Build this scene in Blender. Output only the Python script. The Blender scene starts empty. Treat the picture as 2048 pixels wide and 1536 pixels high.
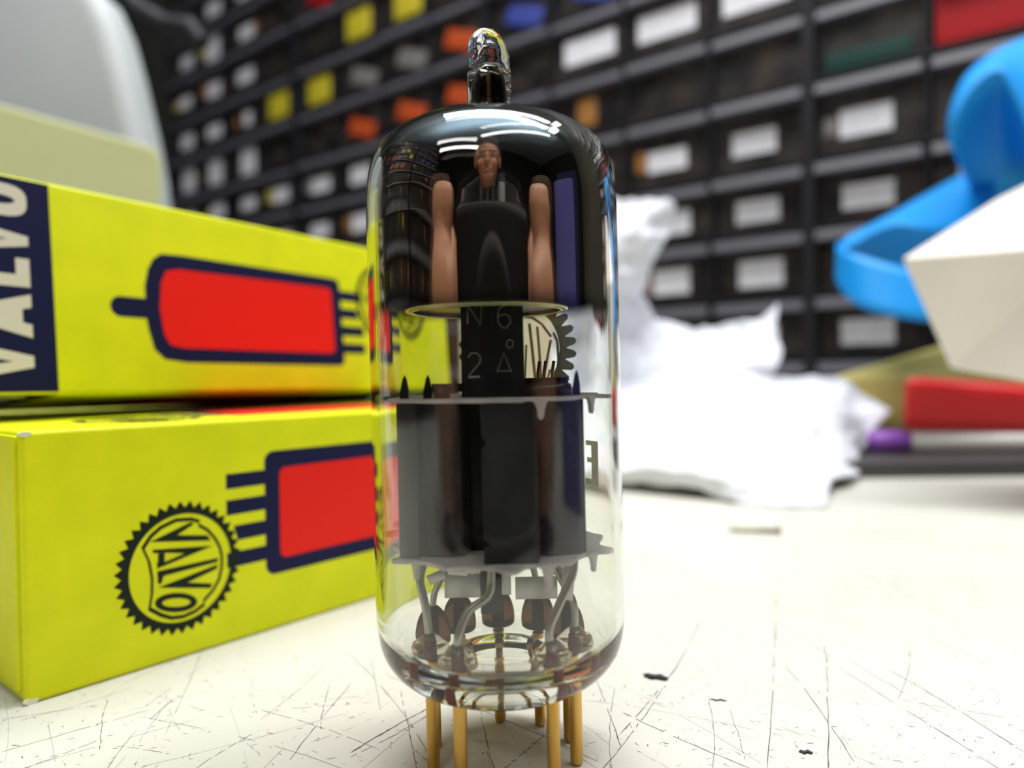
import bpy, math, random
from math import sin, cos, pi, radians as R_
from mathutils import Vector, Matrix, Euler, noise
random.seed(11)
MM = 0.001                                   # everything below is written in millimetres
S = bpy.context.scene
COL = S.collection

# ------------------------------------------------------------------ camera
EYE = 31.7
cam_d = bpy.data.cameras.new('camera'); cam = bpy.data.objects.new('camera', cam_d); COL.objects.link(cam)
S.camera = cam
cam_d.sensor_fit = 'HORIZONTAL'; cam_d.sensor_width = 6.17
cam_d.lens = 1450 / 2048 * 6.17
cam_d.clip_start = 0.004; cam_d.clip_end = 30
PITCH, ROLL = math.atan(18 / 1450), 0.012
fw = Vector((0, cos(PITCH), -sin(PITCH))); up0 = Vector((0, sin(PITCH), cos(PITCH))); r0 = Vector((1, 0, 0))
CR = r0 * cos(ROLL) - up0 * sin(ROLL); CU = up0 * cos(ROLL) + r0 * sin(ROLL)
m = Matrix((CR, CU, -fw)).transposed().to_4x4(); m.translation = Vector((0, 0, EYE)) * MM
cam.matrix_world = m
cam_d.dof.use_dof = True; cam_d.dof.focus_distance = 0.062; cam_d.dof.aperture_fstop = 3.1
cam_d.dof.aperture_blades = 0

def ray(x, y):
    return fw + CR * ((x - 1024) / 1450) + CU * ((768 - y) / 1450)
def at(x, y, Y):                              # photo point -> place at distance Y (mm)
    d = ray(x, y); return Vector((0, 0, EYE)) + d * (Y / d.y)
def onb(x, y, z=0):                           # photo point -> place on the bench
    d = ray(x, y); return Vector((0, 0, EYE)) + d * ((z - EYE) / d.z)

# ------------------------------------------------------------------ world, exposure, lamps
S.view_settings.view_transform = 'Standard'; S.view_settings.look = 'None'
S.view_settings.gamma = 1; S.view_settings.use_curve_mapping = False
S.view_settings.exposure = -0.24
w = bpy.data.worlds.new('world'); S.world = w; w.use_nodes = True
w.node_tree.nodes['Background'].inputs[0].default_value = (0.80, 0.88, 1.0, 1)
w.node_tree.nodes['Background'].inputs[1].default_value = 0.13
S.cycles.max_bounces = 24; S.cycles.transmission_bounces = 20; S.cycles.glossy_bounces = 10
S.cycles.transparent_max_bounces = 16; S.cycles.diffuse_bounces = 4
S.cycles.sample_clamp_indirect = 6; S.cycles.blur_glossy = 0.5
S.cycles.use_denoising = True

def area(name, loc, target, sx, sy, power, col):
    L = bpy.data.lights.new(name, 'AREA'); L.shape = 'RECTANGLE'; L.size = sx * MM; L.size_y = sy * MM
    L.energy = power; L.color = col
    o = bpy.data.objects.new(name, L); COL.objects.link(o)
    o.location = Vector(loc) * MM
    o.rotation_euler = (Vector(target) - Vector(loc)).to_track_quat('-Z', 'Y').to_euler()
    return o
area('bench_light', (60, 210, 640), (20, 90, 0), 560, 60, 6.6, (1.0, 0.985, 0.97))
area('room_light', (260, -260, 900), (0, 120, 0), 900, 60, 3.4, (1.0, 0.98, 0.95))
area('room_light', (500, 420, 900), (60, 330, 100), 600, 80, 3.6, (0.97, 0.98, 1.0))
area('room_light', (-420, -760, 820), (-20, 120, 20), 900, 70, 5.0, (1.0, 0.98, 0.96))
area('added_ceiling_fill', (0, 0, 960), (0, 0, 1250), 1400, 300, 9, (0.86, 0.94, 1.0))  # added unseen fill facing up, brightens the ceiling mirrored in the dome

# ------------------------------------------------------------------ materials
MATS = {}
def mat(name, col=(.5, .5, .5), rough=.5, metal=0, spec=.5, coat=0, trans=0, ior=1.5, alpha=1, emit=None, sheen=0):
    if name in MATS: return MATS[name]
    x = bpy.data.materials.new(name); x.use_nodes = True
    b = x.node_tree.nodes['Principled BSDF']
    b.inputs['Base Color'].default_value = (*col, 1); b.inputs['Roughness'].default_value = rough
    b.inputs['Metallic'].default_value = metal; b.inputs['Specular IOR Level'].default_value = spec
    b.inputs['Coat Weight'].default_value = coat; b.inputs['Transmission Weight'].default_value = trans
    b.inputs['IOR'].default_value = ior; b.inputs['Alpha'].default_value = alpha
    if emit: b.inputs['Emission Color'].default_value = (*emit[0], 1); b.inputs['Emission Strength'].default_value = emit[1]
    MATS[name] = x; return x
def N(x, t, **k):
    n = x.node_tree.nodes.new(t)
    for a, v in k.items():
        if a.startswith('i_'): n.inputs[a[2:].replace('_', ' ')].default_value = v
        else: setattr(n, a, v)
    return n
def noisy(x, c1, c2, scale, lo=.4, hi=.6, detail=4, bump=0, bscale=None, coords='Object', stretch=None):
    """two colours of the thing itself mixed by noise, optional bump"""
    t = x.node_tree; b = t.nodes['Principled BSDF']
    tc = N(x, 'ShaderNodeTexCoord'); src = tc.outputs[coords]
    if stretch:
        mp = N(x, 'ShaderNodeMapping'); mp.inputs['Scale'].default_value = stretch; t.links.new(src, mp.inputs[0]); src = mp.outputs[0]
    n = N(x, 'ShaderNodeTexNoise'); n.inputs['Scale'].default_value = scale; n.inputs['Detail'].default_value = detail
    t.links.new(src, n.inputs['Vector'])
    r = N(x, 'ShaderNodeValToRGB'); r.color_ramp.elements[0].position = lo; r.color_ramp.elements[1].position = hi
    r.color_ramp.elements[0].color = (*c1, 1); r.color_ramp.elements[1].color = (*c2, 1)
    t.links.new(n.outputs[0], r.inputs[0]); t.links.new(r.outputs[0], b.inputs['Base Color'])
    if bump:
        n2 = N(x, 'ShaderNodeTexNoise'); n2.inputs['Scale'].default_value = bscale or scale; n2.inputs['Detail'].default_value = 6
        t.links.new(src, n2.inputs['Vector'])
        bp = N(x, 'ShaderNodeBump'); bp.inputs['Strength'].default_value = bump; bp.inputs['Distance'].default_value = 0.0004
        t.links.new(n2.outputs[0], bp.inputs['Height']); t.links.new(bp.outputs[0], b.inputs['Normal'])
    return x

YEL = noisy(mat('yellow carton', rough=.5, spec=.22), (.66, .72, .004), (.76, .80, .006), 180, .3, .7, bump=.12, bscale=2600)
NAVY = mat('navy print', (.005, .007, .045), .55, spec=.2)
INK = mat('black green print', (.008, .014, .007), .55, spec=.2)
RED = mat('red print', (.80, .012, .004), .5, spec=.22)
CREAMP = mat('cream print', (.66, .63, .52), .5)
SCUFF = mat('worn white carton', (.74, .73, .50), .9)
GLASS = mat('clear glass', (1, 1, 1), 0.0, trans=1, ior=1.5)
def glass_mat(name, col, ior=1.5, rough=0.0):
    x = bpy.data.materials.new(name); x.use_nodes = True; t = x.node_tree
    for n in list(t.nodes):
        if n.type != 'OUTPUT_MATERIAL': t.nodes.remove(n)
    g = t.nodes.new('ShaderNodeBsdfGlass'); g.inputs['Color'].default_value = (*col, 1); g.inputs['IOR'].default_value = ior
    g.inputs['Roughness'].default_value = rough
    t.links.new(g.outputs[0], [n for n in t.nodes if n.type == 'OUTPUT_MATERIAL'][0].inputs[0]); return x
GLASS = glass_mat('tube glass', (.955, .962, .945))
BEADG = glass_mat('dark bead glass', (.30, .20, .14))
BEADC = glass_mat('light bead glass', (.86, .83, .76))
GOLD = noisy(mat('gold pin', rough=.32, metal=.85), (.55, .30, .055), (.78, .50, .14), 900, .3, .7, stretch=(1, 1, .15))
REDPIN = mat('oxide red pin', (.20, .02, .012), .35, metal=.4)
ANODE = noisy(mat('graphite grey anode', rough=.62, spec=.35), (.020, .021, .026), (.034, .035, .042), 500, .3, .7, bump=.3, bscale=3500)
ANODE_L = mat('grey anode flange', (.036, .038, .042), .6)
PLATE = noisy(mat('dark blued plate', rough=.38, metal=.35), (.016, .017, .020), (.030, .032, .038), 240, .35, .65, bump=.2, bscale=1500)
ETCH = mat('bright embossed mark', (.38, .38, .28), .4, metal=.3)
ETCH2 = mat('white embossed mark', (.62, .62, .62), .3, metal=.3)
MICA = noisy(mat('mica', rough=.5, spec=.5), (.78, .72, .71), (.62, .58, .58), 420, .35, .65, bump=.5, bscale=1800)
NICK = mat('nickel strip', (.50, .49, .46), .33, metal=.8)
WIRE = mat('grey lead wire', (.36, .34, .30), .3, metal=.85)
DARKM = mat('dark metal', (.02, .018, .018), .35, metal=.5)
BROWNM = mat('dark brown sleeve', (.035, .018, .012), .35)
OLIVE = mat('olive gold print', (.42, .40, .17), .45, metal=.1)
RINGM = mat('getter ring metal', (.42, .40, .20), .25, metal=.9)
def getter_mat():
    x = bpy.data.materials.new('getter mirror'); x.use_nodes = True; t = x.node_tree; b = t.nodes['Principled BSDF']
    b.inputs['Metallic'].default_value = 1; b.inputs['Roughness'].default_value = 0.025
    tc = N(x, 'ShaderNodeTexCoord'); sp = N(x, 'ShaderNodeSeparateXYZ'); t.links.new(tc.outputs['Object'], sp.inputs[0])
    n = N(x, 'ShaderNodeTexNoise'); n.inputs['Scale'].default_value = 160; t.links.new(tc.outputs['Object'], n.inputs['Vector'])
    # film colour: bluish ceiling reflection painted into the dome, brown-black on the flank
    mr = N(x, 'ShaderNodeMapRange'); mr.inputs[1].default_value = 46.5 * MM; mr.inputs[2].default_value = 56.5 * MM
    t.links.new(sp.outputs[2], mr.inputs[0])
    r = N(x, 'ShaderNodeValToRGB'); e = r.color_ramp.elements
    e[0].color = (.42, .36, .31, 1); e[0].position = .0; e[1].color = (.03, .027, .015, 1); e[1].position = .72
    q = e.new(.22); q.color = (.24, .25, .27, 1); q = e.new(.42); q.color = (.34, .56, .76, 1); q = e.new(.60); q.color = (.30, .48, .62, 1); q = e.new(.67); q.color = (.05, .05, .04, 1)
    t.links.new(mr.outputs[0], r.inputs[0]); t.links.new(r.outputs[0], b.inputs['Base Color'])
    # the film thins out over its lowest millimetre
    ad = N(x, 'ShaderNodeMath', operation='MULTIPLY_ADD'); ad.inputs[1].default_value = .0012; t.links.new(n.outputs[0], ad.inputs[0]); t.links.new(sp.outputs[2], ad.inputs[2])
    m2 = N(x, 'ShaderNodeMapRange'); m2.inputs[1].default_value = 36.9 * MM; m2.inputs[2].default_value = 38.6 * MM
    m2.interpolation_type = 'SMOOTHSTEP'
    t.links.new(ad.outputs[0], m2.inputs[0]); t.links.new(m2.outputs[0], b.inputs['Alpha'])
    rr = N(x, 'ShaderNodeMapRange'); rr.inputs[1].default_value = 48 * MM; rr.inputs[2].default_value = 51.5 * MM; rr.inputs[3].default_value = .015; rr.inputs[4].default_value = .20
    t.links.new(sp.outputs[2], rr.inputs[0]); t.links.new(rr.outputs[0], b.inputs['Roughness'])
    return x
GETTER = getter_mat()
BENCH = noisy(mat('cream laminate', rough=.45, spec=.3), (.64, .63, .56), (.55, .54, .475), 22, .35, .75, detail=8, bump=.04, bscale=900)
SCR = mat('scratch dirt', (.085, .075, .07), .8)
SCR2 = mat('faint scratch', (.34, .32, .28), .8)
SPECK = mat('dark crumb', (.03, .03, .045), .7)
BLK = mat('black cabinet plastic', (.008, .008, .011), .55, spec=.25)
LIP = mat('grey drawer lip', (.085, .082, .10), .5, spec=.35)
CARD = noisy(mat('label card', rough=.6), (.66, .66, .70), (.54, .54, .60), 300, .45, .7)
SMOKE = noisy(mat('smoky drawer front', rough=.45, spec=.25), (.007, .006, .007), (.055, .042, .034), 60, .42, .75, detail=6, coords='Object')
C_YEL = mat('yellow component bag', (.50, .42, .02), .5); C_ORG = mat('orange component', (.42, .06, .01), .5)
C_BLU = mat('blue component', (.03, .05, .26), .5); C_RED = mat('red component', (.32, .006, .010), .5, spec=.2)
C_GRN = mat('green component', (.005, .035, .028), .5, spec=.2); C_BRN = mat('brown component', (.28, .12, .02), .6)
C_GRY = mat('grey component', (.16, .15, .15), .5)
PALEY = noisy(mat('pale yellow carton', rough=.7), (.50, .53, .26), (.46, .49, .25), 30, .3, .7)
GREYW = noisy(mat('grey white plastic', rough=.55), (.44, .47, .48), (.36, .39, .40), 9, .3, .7)
TISSUE = noisy(mat('white paper towel', rough=.95, spec=.1), (.70, .72, .77), (.66, .68, .74), 60, .3, .7, bump=.3, bscale=500)
TISSUE.node_tree.nodes['Principled BSDF'].inputs['Subsurface Weight'].default_value = 0.0
BLUE = mat('blue foam sheet', (.008, .28, .74), .45, spec=.3)
WCARD = noisy(mat('white carton', rough=.6), (.80, .76, .68), (.74, .70, .63), 40, .3, .7)
KRAFT = mat('olive yellow carton', (.62, .54, .16), .7)
REDP = mat('red plastic', (.60, .010, .012), .35)
PENW = mat('white pen barrel', (.78, .76, .72), .35); PURP = mat('purple cap', (.30, .10, .52), .35)
SLAB = mat('dark grey board', (.055, .050, .050), .5)
CREAMC = mat('cream carton', (.82, .74, .60), .7)
SKIN = noisy(mat('skin', rough=.5), (.50, .24, .15), (.58, .30, .20), 40, .3, .7)
SHIRT = mat('black cotton', (.006, .006, .009), .9); SHIRTP = mat('grey shirt print', (.30, .32, .36), .8)
DENIM = mat('dark trousers', (.012, .02, .05), .9)
CAMB = mat('black camera body', (.004, .004, .005), .6, spec=.3)
BLUEP = mat('violet blue folder', (.12, .13, .52), .5)
WALL = noisy(mat('grey wall paint', rough=.9), (.07, .066, .055), (.05, .048, .04), 6, .3, .7)
CEIL = mat('ceiling paint', (.60, .66, .72), .9)
FLOORM = noisy(mat('grey floor', rough=.6), (.07, .065, .06), (.09, .085, .08), 12, .3, .7)
STEELC = mat('chrome stud', (.7, .7, .72), .12, metal=1)

# ------------------------------------------------------------------ mesh helpers
class MB:
    def __init__(s): s.v = []; s.f = []; s.m = []; s.sm = []
    def add(s, vs, fs, mi=0, smooth=False):
        b = len(s.v); s.v += [Vector(p) for p in vs]
        for f in fs: s.f.append(tuple(b + i for i in f)); s.m.append(mi); s.sm.append(smooth)
        return s
    def box(s, lo, hi, mi=0, M=None, bev=0):
        x0, y0, z0 = lo; x1, y1, z1 = hi
        if bev:                                   # chamfered box
            return s.rbox(lo, hi, bev, mi, M)
        vs = [Vector(p) for p in ((x0, y0, z0), (x1, y0, z0), (x1, y1, z0), (x0, y1, z0), (x0, y0, z1), (x1, y0, z1), (x1, y1, z1), (x0, y1, z1))]
        if M: vs = [M @ v for v in vs]
        return s.add(vs, [(0, 3, 2, 1), (4, 5, 6, 7), (0, 1, 5, 4), (1, 2, 6, 5), (2, 3, 7, 6), (3, 0, 4, 7)], mi)
    def rbox(s, lo, hi, r, mi=0, M=None, n=3):
        """box with rounded edges: a cube sphere stretched apart"""
        c = [(a + b) / 2 for a, b in zip(lo, hi)]; h = [max((b - a) / 2 - r, 0) for a, b in zip(lo, hi)]
        k = n + 1; idx = {}; vs = []; fs = []
        rng = [(-1 + i / k) for i in range(k)] + [1 - (k - 1 - i) / k for i in range(k)]
        # parameter values: one half hugging -1, other hugging +1
        ps = [-math.tan(pi / 4 * (1 - i / n)) for i in range(n + 1)] + [math.tan(pi / 4 * (i / n)) for i in range(n + 1)]
        sg = [-1] * (n + 1) + [1] * (n + 1)
        def vert(p, sgn):
            d = Vector(p).normalized()
            return Vector([c[i] + sgn[i] * h[i] + d[i] * r for i in range(3)])
        L = len(ps)
        for ax in range(3):
            for side in (-1, 1):
                a, b = (ax + 1) % 3, (ax + 2) % 3; grid = []
                for i in range(L):
                    row = []
                    for j in range(L):
                        p = [0, 0, 0]; sn = [0, 0, 0]
                        p[ax] = side; sn[ax] = side; p[a] = ps[i]; sn[a] = sg[i]; p[b] = ps[j]; sn[b] = sg[j]
                        v = vert(p, sn); key = tuple(round(q, 4) for q in v)
                        if key not in idx: idx[key] = len(vs); vs.append(v)
                        row.append(idx[key])
                    grid.append(row)
                for i in range(L - 1):
                    for j in range(L - 1):
                        q = [grid[i][j], grid[i + 1][j], grid[i + 1][j + 1], grid[i][j + 1]]
                        if side < 0: q.reverse()
                        q2 = []
                        for t in q:
                            if t not in q2: q2.append(t)
                        if len(q2) > 2: fs.append(tuple(q2))
        if M: vs = [M @ v for v in vs]
        return s.add(vs, fs, mi, True)
    def lathe(s, prof, n=64, c=(0, 0, 0), mi=0, smooth=True, M=None):
        vs = []; fs = []; ring = []
        for r, h in prof:
            if r < 1e-6: ring.append([len(vs)]); vs.append(Vector((c[0], c[1], c[2] + h)))
            else:
                ring.append(list(range(len(vs), len(vs) + n)))
                for i in range(n): a = 2 * pi * i / n; vs.append(Vector((c[0] + r * cos(a), c[1] + r * sin(a), c[2] + h)))
        for A, B in zip(ring, ring[1:]):
            for i in range(n):
                j = (i + 1) % n
                if len(A) == 1 and len(B) == 1: continue
                if len(A) == 1: fs.append((A[0], B[j], B[i]))
                elif len(B) == 1: fs.append((A[i], A[j], B[0]))
                else: fs.append((A[i], A[j], B[j], B[i]))
        if M: vs = [M @ v for v in vs]
        return s.add(vs, fs, mi, smooth)
    def tube(s, pts, rad, n=10, mi=0, cap=True, flat=1.0):
        pts = [Vector(p) for p in pts]; rr = rad if isinstance(rad, (list, tuple)) else [rad] * len(pts)
        vs = []; fs = []; prev = None
        for k, p in enumerate(pts):
            t = (pts[min(k + 1, len(pts) - 1)] - pts[max(k - 1, 0)]).normalized()
            if prev is None:
                a = Vector((0, 0, 1)) if abs(t.z) < .9 else Vector((1, 0, 0)); x = t.cross(a).normalized()
            else: x = (prev - t * prev.dot(t)).normalized()
            prev = x; y = t.cross(x)
            for i in range(n):
                an = 2 * pi * i / n; vs.append(p + x * (cos(an) * rr[k]) + y * (sin(an) * rr[k] * flat))
        for k in range(len(pts) - 1):
            for i in range(n):
                j = (i + 1) % n; fs.append((k * n + i, k * n + j, (k + 1) * n + j, (k + 1) * n + i))
        if cap: fs.append(tuple(reversed(range(n)))); fs.append(tuple(range((len(pts) - 1) * n, len(pts) * n)))
        return s.add(vs, fs, mi, True)
    def prism(s, poly, fn, d0, d1, mi=0, smooth=False):
        """outline poly (a,b) -> fn(a,b,d) extruded from d0 to d1"""
        n = len(poly); vs = [fn(a, b, d0) for a, b in poly] + [fn(a, b, d1) for a, b in poly]
        fs = [tuple(range(n)), tuple(range(2 * n - 1, n - 1, -1))] + [(i, i + n, (i + 1) % n + n, (i + 1) % n) for i in range(n)]
        return s.add(vs, fs, mi, smooth)
    def grid(s, rows, mi=0, smooth=True):
        nr, nc = len(rows), len(rows[0]); vs = [p for r in rows for p in r]
        fs = [(i * nc + j, i * nc + j + 1, (i + 1) * nc + j + 1, (i + 1) * nc + j) for i in range(nr - 1) for j in range(nc - 1)]
        return s.add(vs, fs, mi, smooth)
    def build(s, name, mats, parent=None, org=(0, 0, 0)):
        me = bpy.data.meshes.new(name); o3 = Vector(org)
        me.from_pydata([(v - o3) * MM for v in s.v], [], s.f)
        if not isinstance(mats, (list, tuple)): mats = [mats]
        for x in mats: me.materials.append(x)
        me.polygons.foreach_set('material_index', s.m); me.polygons.foreach_set('use_smooth', s.sm); me.update()
        o = bpy.data.objects.new(name, me); COL.objects.link(o)
        if parent is not None: o.parent = parent
        else: o.location = o3 * MM
        return o
def recalc(o):
    import bmesh
    b = bmesh.new(); b.from_mesh(o.data); bmesh.ops.recalc_face_normals(b, faces=b.faces); b.to_mesh(o.data); b.free(); return o
def tag(o, label, cat, group=None, kind=None):
    if label: o['label'] = label
    if cat: o['category'] = cat
    if group: o['group'] = group
    if kind: o['kind'] = kind
    return o
def thing(name, label, cat, loc=(0, 0, 0), rot=(0, 0, 0), group=None):
    o = bpy.data.objects.new(name, None); COL.objects.link(o); o.empty_display_size = .01
    o.location = Vector(loc) * MM; o.rotation_euler = rot
    return tag(o, label, cat, group)
def mod(o, t, **k):
    x = o.modifiers.new(t.lower(), t)
    for a, v in k.items(): setattr(x, a, v)
    return x
def arc(cx, cy, r, a0, a1, n):
    return [(cx + r * cos(R_(a0 + (a1 - a0) * i / n)), cy + r * sin(R_(a0 + (a1 - a0) * i / n))) for i in range(n + 1)]

# ------------------------------------------------------------------ the setting
MB().box((-1800, -1500, -760), (1800, 1700, -750)).build('floor', FLOORM)['kind'] = 'structure'
MB().box((-1800, -1500, 1250), (1800, 1700, 1260)).build('ceiling', CEIL)['kind'] = 'structure'
CD = Vector((-43.97, 33.31, 0)).normalized(); CN = Vector((-CD.y, CD.x, 0)); CN = CN if CN.y < 0 else -CN   # along the cabinets, and out of their fronts
def cabM(u):                                   # frame of the drawer wall: x along, y outwards to the room, z up
    p = Vector((675.7 - 43.97 * u, 33.31 * u, 0))
    M = Matrix((CD, CN, Vector((0, 0, 1)))).transposed().to_4x4(); M.translation = p; return M
wf = MB().box((-1190, -1500, -750), (1800, -1490, 1250)).build('wall_front', WALL); wf['kind'] = 'structure'
wr_ = MB().box((1790, -1490, -750), (1800, 1690, 1250)).build('wall_right', WALL); wr_['kind'] = 'structure'
wb = MB().box((-900, -190, -750), (1500, -180, 1250), M=cabM(15)).build('wall_back', WALL); recalc(wb)['kind'] = 'structure'
wl = MB().box((-1200, -1500, -750), (-1190, 1650, 1250)).build('wall_left', WALL); wl['kind'] = 'structure'

# workbench top with its scratches
b = MB()
b.prism([(-560, -330), (760, -330), (760, 150), (-560, 1150)], lambda a, c, d: Vector((a, c, d)), -28, 0, 0)
def stroke(p, q, w_, mi=1, bend=0, gaps=0.0, n=26):
    p = Vector(p); q = Vector(q); d = (q - p); L = d.length; t = d.normalized(); s_ = Vector((-t.y, t.x, 0)); z = Vector((0, 0, .012 + .004 * mi))
    ph = random.random() * 9; pts = []
    for i in range(n + 1):
        f = i / n; c = p + d * f + s_ * (bend * sin(pi * f) * L + .12 * (noise.noise(Vector((f * 9, ph, 0))))) 
        wd = w_ * (0.35 + 0.9 * abs(noise.noise(Vector((f * n * .6, ph, 3))))) * (1 if 0 < i < n else .2)
        pts.append((c, wd))
    for i in range(n):
        if random.random() < gaps: continue
        (a, wa), (c, wc) = pts[i], pts[i + 1]
        b.add([a - s_ * wa / 2 + z, a + s_ * wa / 2 + z, c + s_ * wc / 2 + z, c - s_ * wc / 2 + z], [(3, 2, 1, 0)], mi)
traced = [  # scratch ends read off the photograph, laid on the bench
 ((1535, 1545), (1552, 1180), .16), ((1658, 1545), (1650, 1290), .14), ((1240, 1470), (1400, 1240), .15),
 ((1245, 1425), (1520, 1545), .15), ((1570, 1330), (1720, 1545), .13), ((1670, 1330), (2010, 1545), .12),
 ((1780, 1340), (2048, 1505), .13), ((1600, 1270), (1665, 1315), .10), ((1700, 1320), (1900, 1435), .10),
 ((1800, 1400), (2010, 1435), .08), ((1415, 1390), (1425, 1545), .09), ((1820, 1300), (1795, 1400), .09),
 ((1460, 1420), (1490, 1520), .09), ((1850, 1270), (2048, 1370), .07), ((1960, 1265), (2048, 1310), .07),
 ((1900, 1210), (1930, 1290), .06), ((690, 1300), (880, 1545), .10), ((0, 1505), (300, 1420), .10),
 ((300, 1440), (345, 1400), .18), ((0, 1440), (200, 1410), .08), ((200, 1500), (215, 1400), .12),
 ((420, 1260), (330, 1470), .08), ((560, 1545), (700, 1370), .12), ((640, 1460), (660, 1370), .12),
 ((770, 1350), (1240, 1545), .12), ((800, 1380), (835, 1545), .13), ((700, 1505), (870, 1410), .22),
 ((700, 1515), (865, 1425), .12), ((740, 1310), (760, 1420), .08), ((960, 1400), (990, 1545), .12),
 ((1000, 1545), (1120, 1440), .12), ((1200, 1545), (1330, 1370), .12), ((520, 1420), (760, 1500), .08),
 ((660, 1320), (520, 1440), .08), ((1180, 1330), (1245, 1500), .13), ((1230, 1375), (1222, 1545), .10),
 ((30, 1545), (200, 1480), .1), ((380, 1545), (520, 1460), .1), ((880, 1545), (830, 1500), .1)]
for (p, q, wd) in traced:
    stroke(onb(*p), onb(*q), wd, 1, random.uniform(-.03, .03), .12)
for i in range(620):                            # finer random scratches, dense close to the lens
    x = random.uniform(-90, 150); y = 45 + 125 * random.random() ** 1.7
    if x > 60 and random.random() < .3: continue
    a = random.choice([.5, 1.1, 1.9, 2.4, 2.9]) + random.uniform(-.4, .4); L = random.choice([3, 6, 9, 16, 30]) * random.uniform(.5, 1.3)
    p = Vector((x, y, 0)); stroke(p, p + Vector((cos(a), sin(a), 0)) * L, random.choice([.035, .05, .07]), random.choice([1, 2, 2]), random.uniform(-.06, .06), .3, 14)
for i in range(4200):                            # tiny nicks
    x = random.uniform(-70, 90); y = 42 + 75 * random.random() ** 1.6; a = random.uniform(0, pi); L = random.uniform(.12, .8)
    p = Vector((x, y, 0)); stroke(p, p + Vector((cos(a), sin(a), 0)) * L, random.uniform(.05, .13), random.choice([1, 1, 2]), 0, 0, 2)
bench = b.build('workbench', [BENCH, SCR, SCR2])
tag(bench, 'cream laminate workbench top covered in fine dark scratches', 'workbench')
for x, y in ((-530, -310), (710, -310), (710, 90), (-530, 1060)):
    MB().box((x, y, -750), (x + 30, y + 30, -28.5)).build('leg', SLAB, bench)

# crumbs and a small pin on the bench
for (x, y, wd, ln, a, lab) in ((1312, 1357, 1.0, 2.6, -.35, 'small dark crumb on the bench just right of the glass valve'),
                          (1612, 1506, .5, 1.1, -.1, 'tiny dark oval crumb near the bottom edge of the bench'),
                          (1437, 1401, .28, 1.6, -.15, 'thin black sliver lying on the bench among scratches')):
    p = onb(x, y); q = MB(); n = 10; pts = []
    d = Vector((cos(a), sin(a), 0))
    q.tube([p + d * (ln * (k / 6 - .5)) + Vector((0, .15 * sin(k * 2.1), .22 * wd)) for k in range(7)], [wd * .12, wd * .32, wd * .40, wd * .30, wd * .42, wd * .3, wd * .1], 7, flat=.6)
    tag(q.build('crumb', SPECK, None, p), lab, 'crumb')
p = onb(1455, 1058, .5); e = onb(1555, 1062, .5)
pin = thing('panel_pin', 'small tarnished nail lying on the bench in front of the paper towel', 'nail', (0, 0, 0))
TAN = mat('tarnished brass', (.40, .36, .26), .35, metal=.5)
MB().tube([p, p.lerp(e, .12), e], [.1, .5, .5], 8).build('shank', TAN, pin)
MB().tube([e, e + (e - p).normalized() * .5], [1.25, 1.25], 12).build('head', TAN, pin)

# ------------------------------------------------------------------ printed cartons
CH = 26.8; CL = 83.0
seal_c = (15.45, 10.3)
def seal_polys(sx=1):
    """teeth ring, inner shield outline and letters in the carton's own face millimetres"""
    out = []; cx, cy = seal_c; T = 38
    ring_o = []
    for i in range(T):
        a = 2 * pi * i / T; a2 = 2 * pi * (i + .5) / T
        ring_o += [(cx + 6.5 * cos(a), cy + 6.8 * sin(a)), (cx + 7.25 * cos(a2), cy + 7.55 * sin(a2))]
    ring_i = [(cx + .15 + 5.85 * cos(2 * pi * i / len(ring_o)), cy - .05 + 6.12 * sin(2 * pi * i / len(ring_o))) for i in range(len(ring_o))]
    out.append(('ring', ring_o, ring_i))
    sh = [(16.77, 15.80), (17.75, 15.35), (17.6, 14.97), (18.7, 14.2), (19.65, 13.0), (20.25, 11.8), (20.5, 10.6), (20.45, 9.3), (20.1, 7.9), (19.3, 6.7), (18.1, 5.7), (18.15, 5.25), (17.0, 4.7), (15.6, 4.45), (14.2, 4.65), (13.0, 5.3), (11.7, 6.35), (12.0, 8), (12.05, 9.8), (11.75, 11.7), (11.1, 13.4), (12, 14.6), (13.1, 15.4), (14.9, 15.98)]
    c = (16, 10.2); shi = [(x + (c[0] - x) * .075, y + (c[1] - y) * .075) for x, y in sh]
    out.append(('ring', sh, shi))
    out += [('poly', p) for p in (
        [(12.05, 13.82), (16.75, 15.30), (16.95, 14.95), (15.05, 14.05), (18.59, 13.40), (18.96, 12.80), (18.85, 12.75)],
        [(12.26, 12.92), (19.21, 12.06), (16.2, 11.75), (13.8, 12.3), (12.5, 12.5), (12.37, 12.6)],
        [(12.74, 11.40), (12.79, 10.73), (19.21, 12.06), (16.2, 11.90), (13.6, 11.30)],
        [(12.90, 12.40), (12.86, 11.2), (13.60, 11.3), (13.65, 12.3)],
        [(12.78, 10.44), (19.89, 10.50), (19.75, 10.04), (13.46, 9.77), (13.21, 8.95), (12.82, 9.05)],
        [(12.86, 8.60), (19.81, 9.75), (19.67, 9.25), (16.15, 8.42), (19.12, 7.62), (18.86, 7.15)])]
    o_ = [(14.85 + 2.4 * cos(a), 6.45 + 1.1 * sin(a) - .5 * cos(a)) for a in [2 * pi * i / 28 for i in range(28)]]
    oi = [(14.85 + 1.6 * cos(a), 6.45 + .5 * sin(a) - .33 * cos(a)) for a in [2 * pi * i / 28 for i in range(28)]]
    out.append(('ring', o_, oi))
    return out
body_o = arc(27.4, 21.2, 1.3, 180, 90, 5) + [(56, 22.5), (59.3, 22.1), (60.7, 20.8), (61.4, 18), (61.6, 16.5), (65.0, 16.5)] + arc(65.0, 15.1, 1.4, 90, -90, 8) + [(61.6, 13.7), (61.6, 12.0), (61.0, 9.5), (60.2, 8.0), (59, 7.1), (56, 6.9)] + arc(27.4, 8.2, 1.25, -90, -180, 5)
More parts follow.
